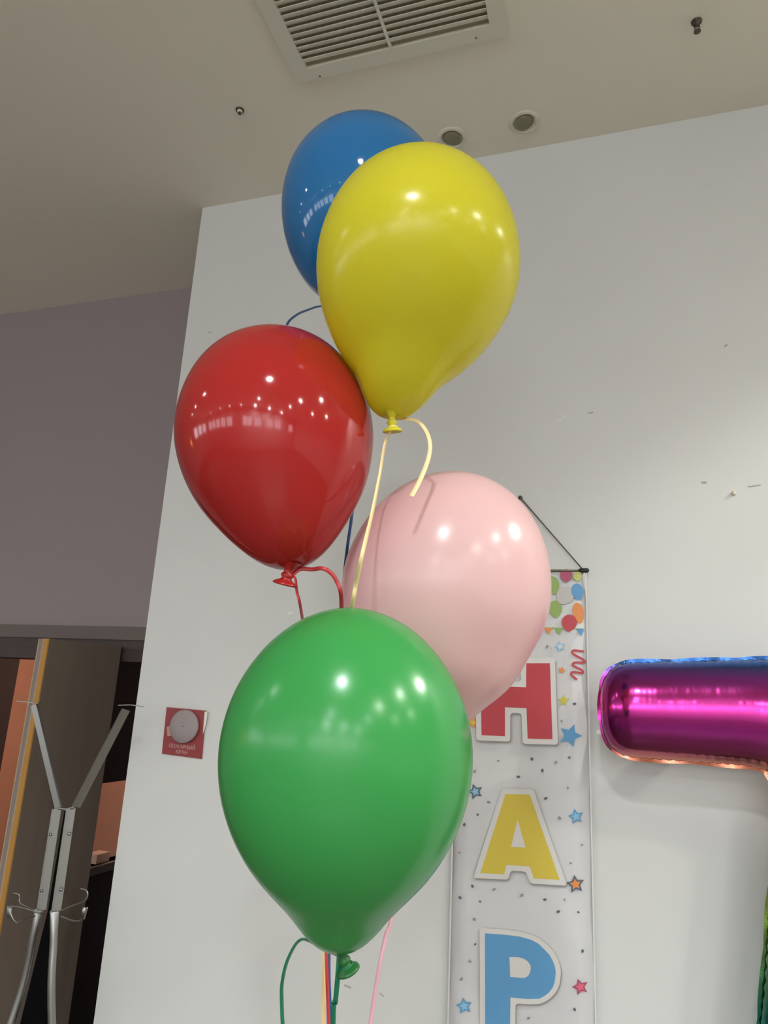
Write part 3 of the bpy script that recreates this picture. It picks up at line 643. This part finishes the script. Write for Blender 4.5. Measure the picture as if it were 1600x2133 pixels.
def ribbon(pts, wd, name, m, parent, twist=(0, 0), th_=.00025):
    P_ = smooth_path(pts, 14); N = len(P_); V = []; F_ = []
    for i, p_ in enumerate(P_):
        t_v = (P_[min(i+1, N-1)]-P_[max(i-1, 0)]).normalized(); vw = (p_-EYE).normalized(); s_ = t_v.cross(vw)
        s_ = s_.normalized() if s_.length > 1e-4 else Vector((1, 0, 0)); f_ = s_.cross(t_v).normalized()
        an = twist[0]+(twist[1]-twist[0])*i/(N-1); sd = s_*math.cos(an)+f_*math.sin(an); nn = sd.cross(t_v).normalized()*th_/2; sd = sd*wd/2
        V += [p_-sd-nn, p_+sd-nn, p_+sd+nn, p_-sd+nn]
    for i in range(N-1):
        for j in range(4): F_.append((i*4+j, i*4+(j+1) % 4, (i+1)*4+(j+1) % 4, (i+1)*4+j))
    F_ += [(0, 1, 2, 3), (4*N-1, 4*N-2, 4*N-3, 4*N-4)]
    return link(name, V, F_, m, parent, True)
GATHER = depth(694, 2560, .88)               # where all strings are bunched, below the picture
weight_top = Vector((GATHER.x, GATHER.y, .07))
BAL = {}
def balloon(key, label, colr, rough, knot_dir, fit, trans=.22, ribcol=None, sc=1.0, flake=0):
    c, ax, ay, rho, bx_, bz_ = fit; bx_ *= sc; bz_ *= sc; c = EYE+(Vector(c)-EYE)*sc; rho = [r*sc for r in rho]
    a = Vector((math.sin(ax), math.sin(ay), 0)); a.z = math.sqrt(1-a.length_squared); e1 = Vector((0, 1, 0)).cross(a).normalized(); e2 = a.cross(e1)
    f = natural(TH, rho); NT, NPh = 84, 96; V = []; F_ = []
    R_ = rho[3]
    def bend(z): q = min(z, 0)/R_; return e1*(bx_*q*q)+e2*(bz_*q*q)      # slight lean of the lower half
    pole = c-a*rho[-1]+bend(-rho[-1])
    root = empty('latex_balloon', tuple(pole), label, 'balloon', 'helium balloons on ribbons')
    V.append(c+a*f(0))
    for i in range(1, NT):
        th_ = math.pi*i/NT; r = f(th_)
        for j in range(NPh):
            q = 2*math.pi*j/NPh; V.append(c+a*(r*math.cos(th_))+bend(r*math.cos(th_))+(e1*math.cos(q)+e2*math.sin(q))*(r*math.sin(th_)))
    V.append(pole)
    for j in range(NPh): F_.append((0, 1+j, 1+(j+1) % NPh))
    for i in range(NT-2):
        for j in range(NPh): F_.append((1+i*NPh+j, 1+(i+1)*NPh+j, 1+(i+1)*NPh+(j+1) % NPh, 1+i*NPh+(j+1) % NPh))
    L = len(V)-1
    for j in range(NPh): F_.append((L, 1+(NT-2)*NPh+(j+1) % NPh, 1+(NT-2)*NPh+j))
    m = latex('latex_'+key, colr, rough, trans); link('envelope', V, F_, m, root, True)
    kd = Vector(knot_dir).normalized()
    s = sc*(1.35 if key == 'red' else 1.1)
    mk = latex('latex_knot_'+key, tuple(v*(.45 if key == 'green' else .85) for v in colr[:3])+(1,), rough+.1, .1)
    MB().lathe(pole+a*.006, kd, [(.012*s, -.002), (.0075*s, .004), (.0048*s, .009), (.0044*s, .013), (.0062*s, .0155), (.0066*s, .018), (.0048*s, .0205), (.0062*s, .023), (.0100*s, .0255), (.0122*s, .0275), (.0126*s, .0295), (.0112*s, .0305), (.0070*s, .029), (.0001, .027)], 28).build('knot', mk, root, True)
    k = MB(); q_ = pole+a*.006+kd*.021*s; n_ = 20; e = kd.orthogonal().normalized(); g = kd.cross(e)
    for rr, dz in ((.0068, 0), (.0064, .0012)):
        pth = [q_+kd*dz+(e*math.cos(2*math.pi*i/n_)+g*math.sin(2*math.pi*i/n_))*rr*s for i in range(n_+1)]
        k.sweep(pth, [(.0009*math.cos(w_*math.pi/3), .0009*math.sin(w_*math.pi/3)) for w_ in range(6)], kd)
    mr = mat('ribbon_'+key, ribcol or colr, .3, noise=(60, .05, (1, 1, .1)))
    k.build('tied_loop', mr, root, True)
    BAL[key] = (root, q_, mr, c)
    return root

FIT = {
  'green': ([-0.3028, 0.8245, 1.7018], 0.0280, -0.1378, [0.2073, 0.1843, 0.1571, 0.14, 0.1317, 0.1303, 0.1338, 0.1451, 0.1648, 0.1727], 0.0000, 0.0000),
  'yellow': ([-0.2489, 0.8428, 2.3778], -0.0299, 0.2107, [0.1883, 0.1708, 0.1487, 0.14, 0.1385, 0.14, 0.1435, 0.1535, 0.1761, 0.1811], -0.0268, 0.0433),
  'red': ([-0.4589, 0.8706, 2.1679], -0.2323, 0.1333, [0.1499, 0.1509, 0.1419, 0.14, 0.1431, 0.1514, 0.1627, 0.1793, 0.1975, 0.2047], 0.0002, 0.0075),
  'pink': ([-0.2258, 0.9536, 1.941], 0.2226, -0.0236, [0.1776, 0.1643, 0.1476, 0.14, 0.1371, 0.1452, 0.1529, 0.1682, 0.1865, 0.2007], 0.0000, 0.0000),
  'blue': ([-0.3858, 0.9915, 2.5787], -0.1044, -0.1838, [0.1884, 0.1751, 0.1522, 0.14, 0.1369, 0.1382, 0.1431, 0.162, 0.1883, 0.2002], 0.0000, 0.0000),
}
balloon('blue', 'blue latex balloon at the very top, half hidden behind the yellow one', srgb(38, 116, 176), .07, (0, -.1, -1), FIT['blue'], .15, srgb(44, 84, 140), 1.06)
balloon('red', 'red latex balloon on the left, just under the blue and yellow ones', srgb(178, 40, 38), .09, (-.25, .1, -1), FIT['red'], .18, srgb(190, 60, 64))
balloon('yellow', 'yellow latex balloon in front of the blue one', srgb(226, 218, 52), .22, (.05, .25, -1), FIT['yellow'], .36, srgb(240, 216, 160))
balloon('pink', 'pale pink latex balloon between the yellow and the green ones', srgb(240, 202, 202), .23, (.1, 0, -1), FIT['pink'], .32, srgb(224, 172, 184), 1.09)
balloon('green', 'large green latex balloon, lowest and nearest of the bunch', srgb(62, 160, 80), .22, (.35, .35, -1), FIT['green'], .22, srgb(20, 120, 84))

def P(x, y, D): return depth(x, y, D)
def dep(v): return (v-EYE).dot(FW)
tail = [GATHER.lerp(weight_top, .5), weight_top]
r_, q, m_, c = BAL['green']
ribbon([P(707, 1984, dep(q)+.006), P(704, 2030, dep(q)), P(699, 2085, dep(q)+.005), P(694, 2140, dep(q)+.01), GATHER]+tail, .0056, 'ribbon', m_, r_, (.1, .1))
ribbon([q+Vector((0, .01, 0)), P(660, 1968, .87), P(626, 1958, .86), P(601, 1995, .85), P(588, 2045, .85), P(587, 2090, .85), P(590, 2150, .85), P(596, 2220, .86)], .0050, 'ribbon_curl', m_, r_, (1.15, .3))
r_, q, m_, c = BAL['yellow']; D = dep(q)
ribbon([q, P(802, 925, D), P(792, 985, D-.01), P(775, 1070, D-.06), P(756, 1150, D-.13), P(742, 1215, .88), P(731, 1275, .90), P(700, 1420, 1.06), P(680, 1700, 1.05), P(676, 1990, .97), P(674, 2140, .96), GATHER+Vector((-.003, .004, 0))]+tail, .0060, 'ribbon', m_, r_, (.9, 0))
ribbon([q, P(822, 874, D+.02), P(850, 873, D+.01), P(872, 879, D), P(888, 898, D-.01), P(896, 925, D-.02), P(892, 957, D-.03), P(876, 998, D-.05), P(857, 1034, D-.07)], .0060, 'ribbon_curl', m_, r_, (1.35, -.2))
r_, q, m_, c = BAL['red']; D = dep(q)
ribbon([q, P(613, 1202, D), P(619, 1235, D), P(627, 1270, D+.01), P(645, 1400, 1.12), P(672, 1700, 1.06), P(680, 1990, .96), P(685, 2140, .955), GATHER+Vector((.001, .002, 0))]+tail, .0052, 'ribbon', m_, r_, (1.0, .2))
ribbon([q, P(622, 1187, D+.01), P(650, 1186, D+.01), P(672, 1184, D), P(690, 1194, D), P(702, 1212, D), P(710, 1236, D), P(711, 1275, D+.03), P(706, 1330, D+.08)], .0056, 'ribbon_curl', m_, r_, (.3, -.1))
r_, q, m_, c = BAL['blue']; D = dep(q)
ribbon([q, P(752, 850, D), P(742, 1000, 1.2), P(733, 1075, 1.18), P(725, 1130, 1.17), P(719, 1180, 1.16), P(714, 1240, 1.15), P(705, 1400, 1.12), P(690, 1700, 1.05), P(685, 1990, .975), P(689, 2140, .965), GATHER+Vector((.002, .006, 0))]+tail, .0050, 'ribbon', m_, r_, (.2, .5))
ribbon([q, P(740, 690, D), P(700, 640, 1.22), P(667, 638, 1.20), P(640, 646, 1.18), P(618, 656, 1.16), P(598, 676, 1.14), P(590, 720, 1.14)], .0048, 'ribbon_curl', m_, r_, (1.1, .6))
r_, q, m_, c = BAL['pink']; D = dep(q)
ribbon([q, P(845, 1750, 1.05), P(815, 1915, 1.0), P(805, 1945, .99), P(791, 2010, .97), P(771, 2133, .95), GATHER+Vector((.005, .002, 0))]+tail, .0056, 'ribbon', m_, r_, (.2, 0))
wt = empty('balloon_weight', (weight_top.x, weight_top.y, 0), 'small silver balloon weight on the floor below the bunch', 'weight')
MB().lathe((weight_top.x, weight_top.y, 0), (0, 0, 1), [(.0001, 0), (.045, 0), (.05, .01), (.045, .05), (.02, .065), (.0001, .07)], 32).build('body', M_CHROME, wt, True)
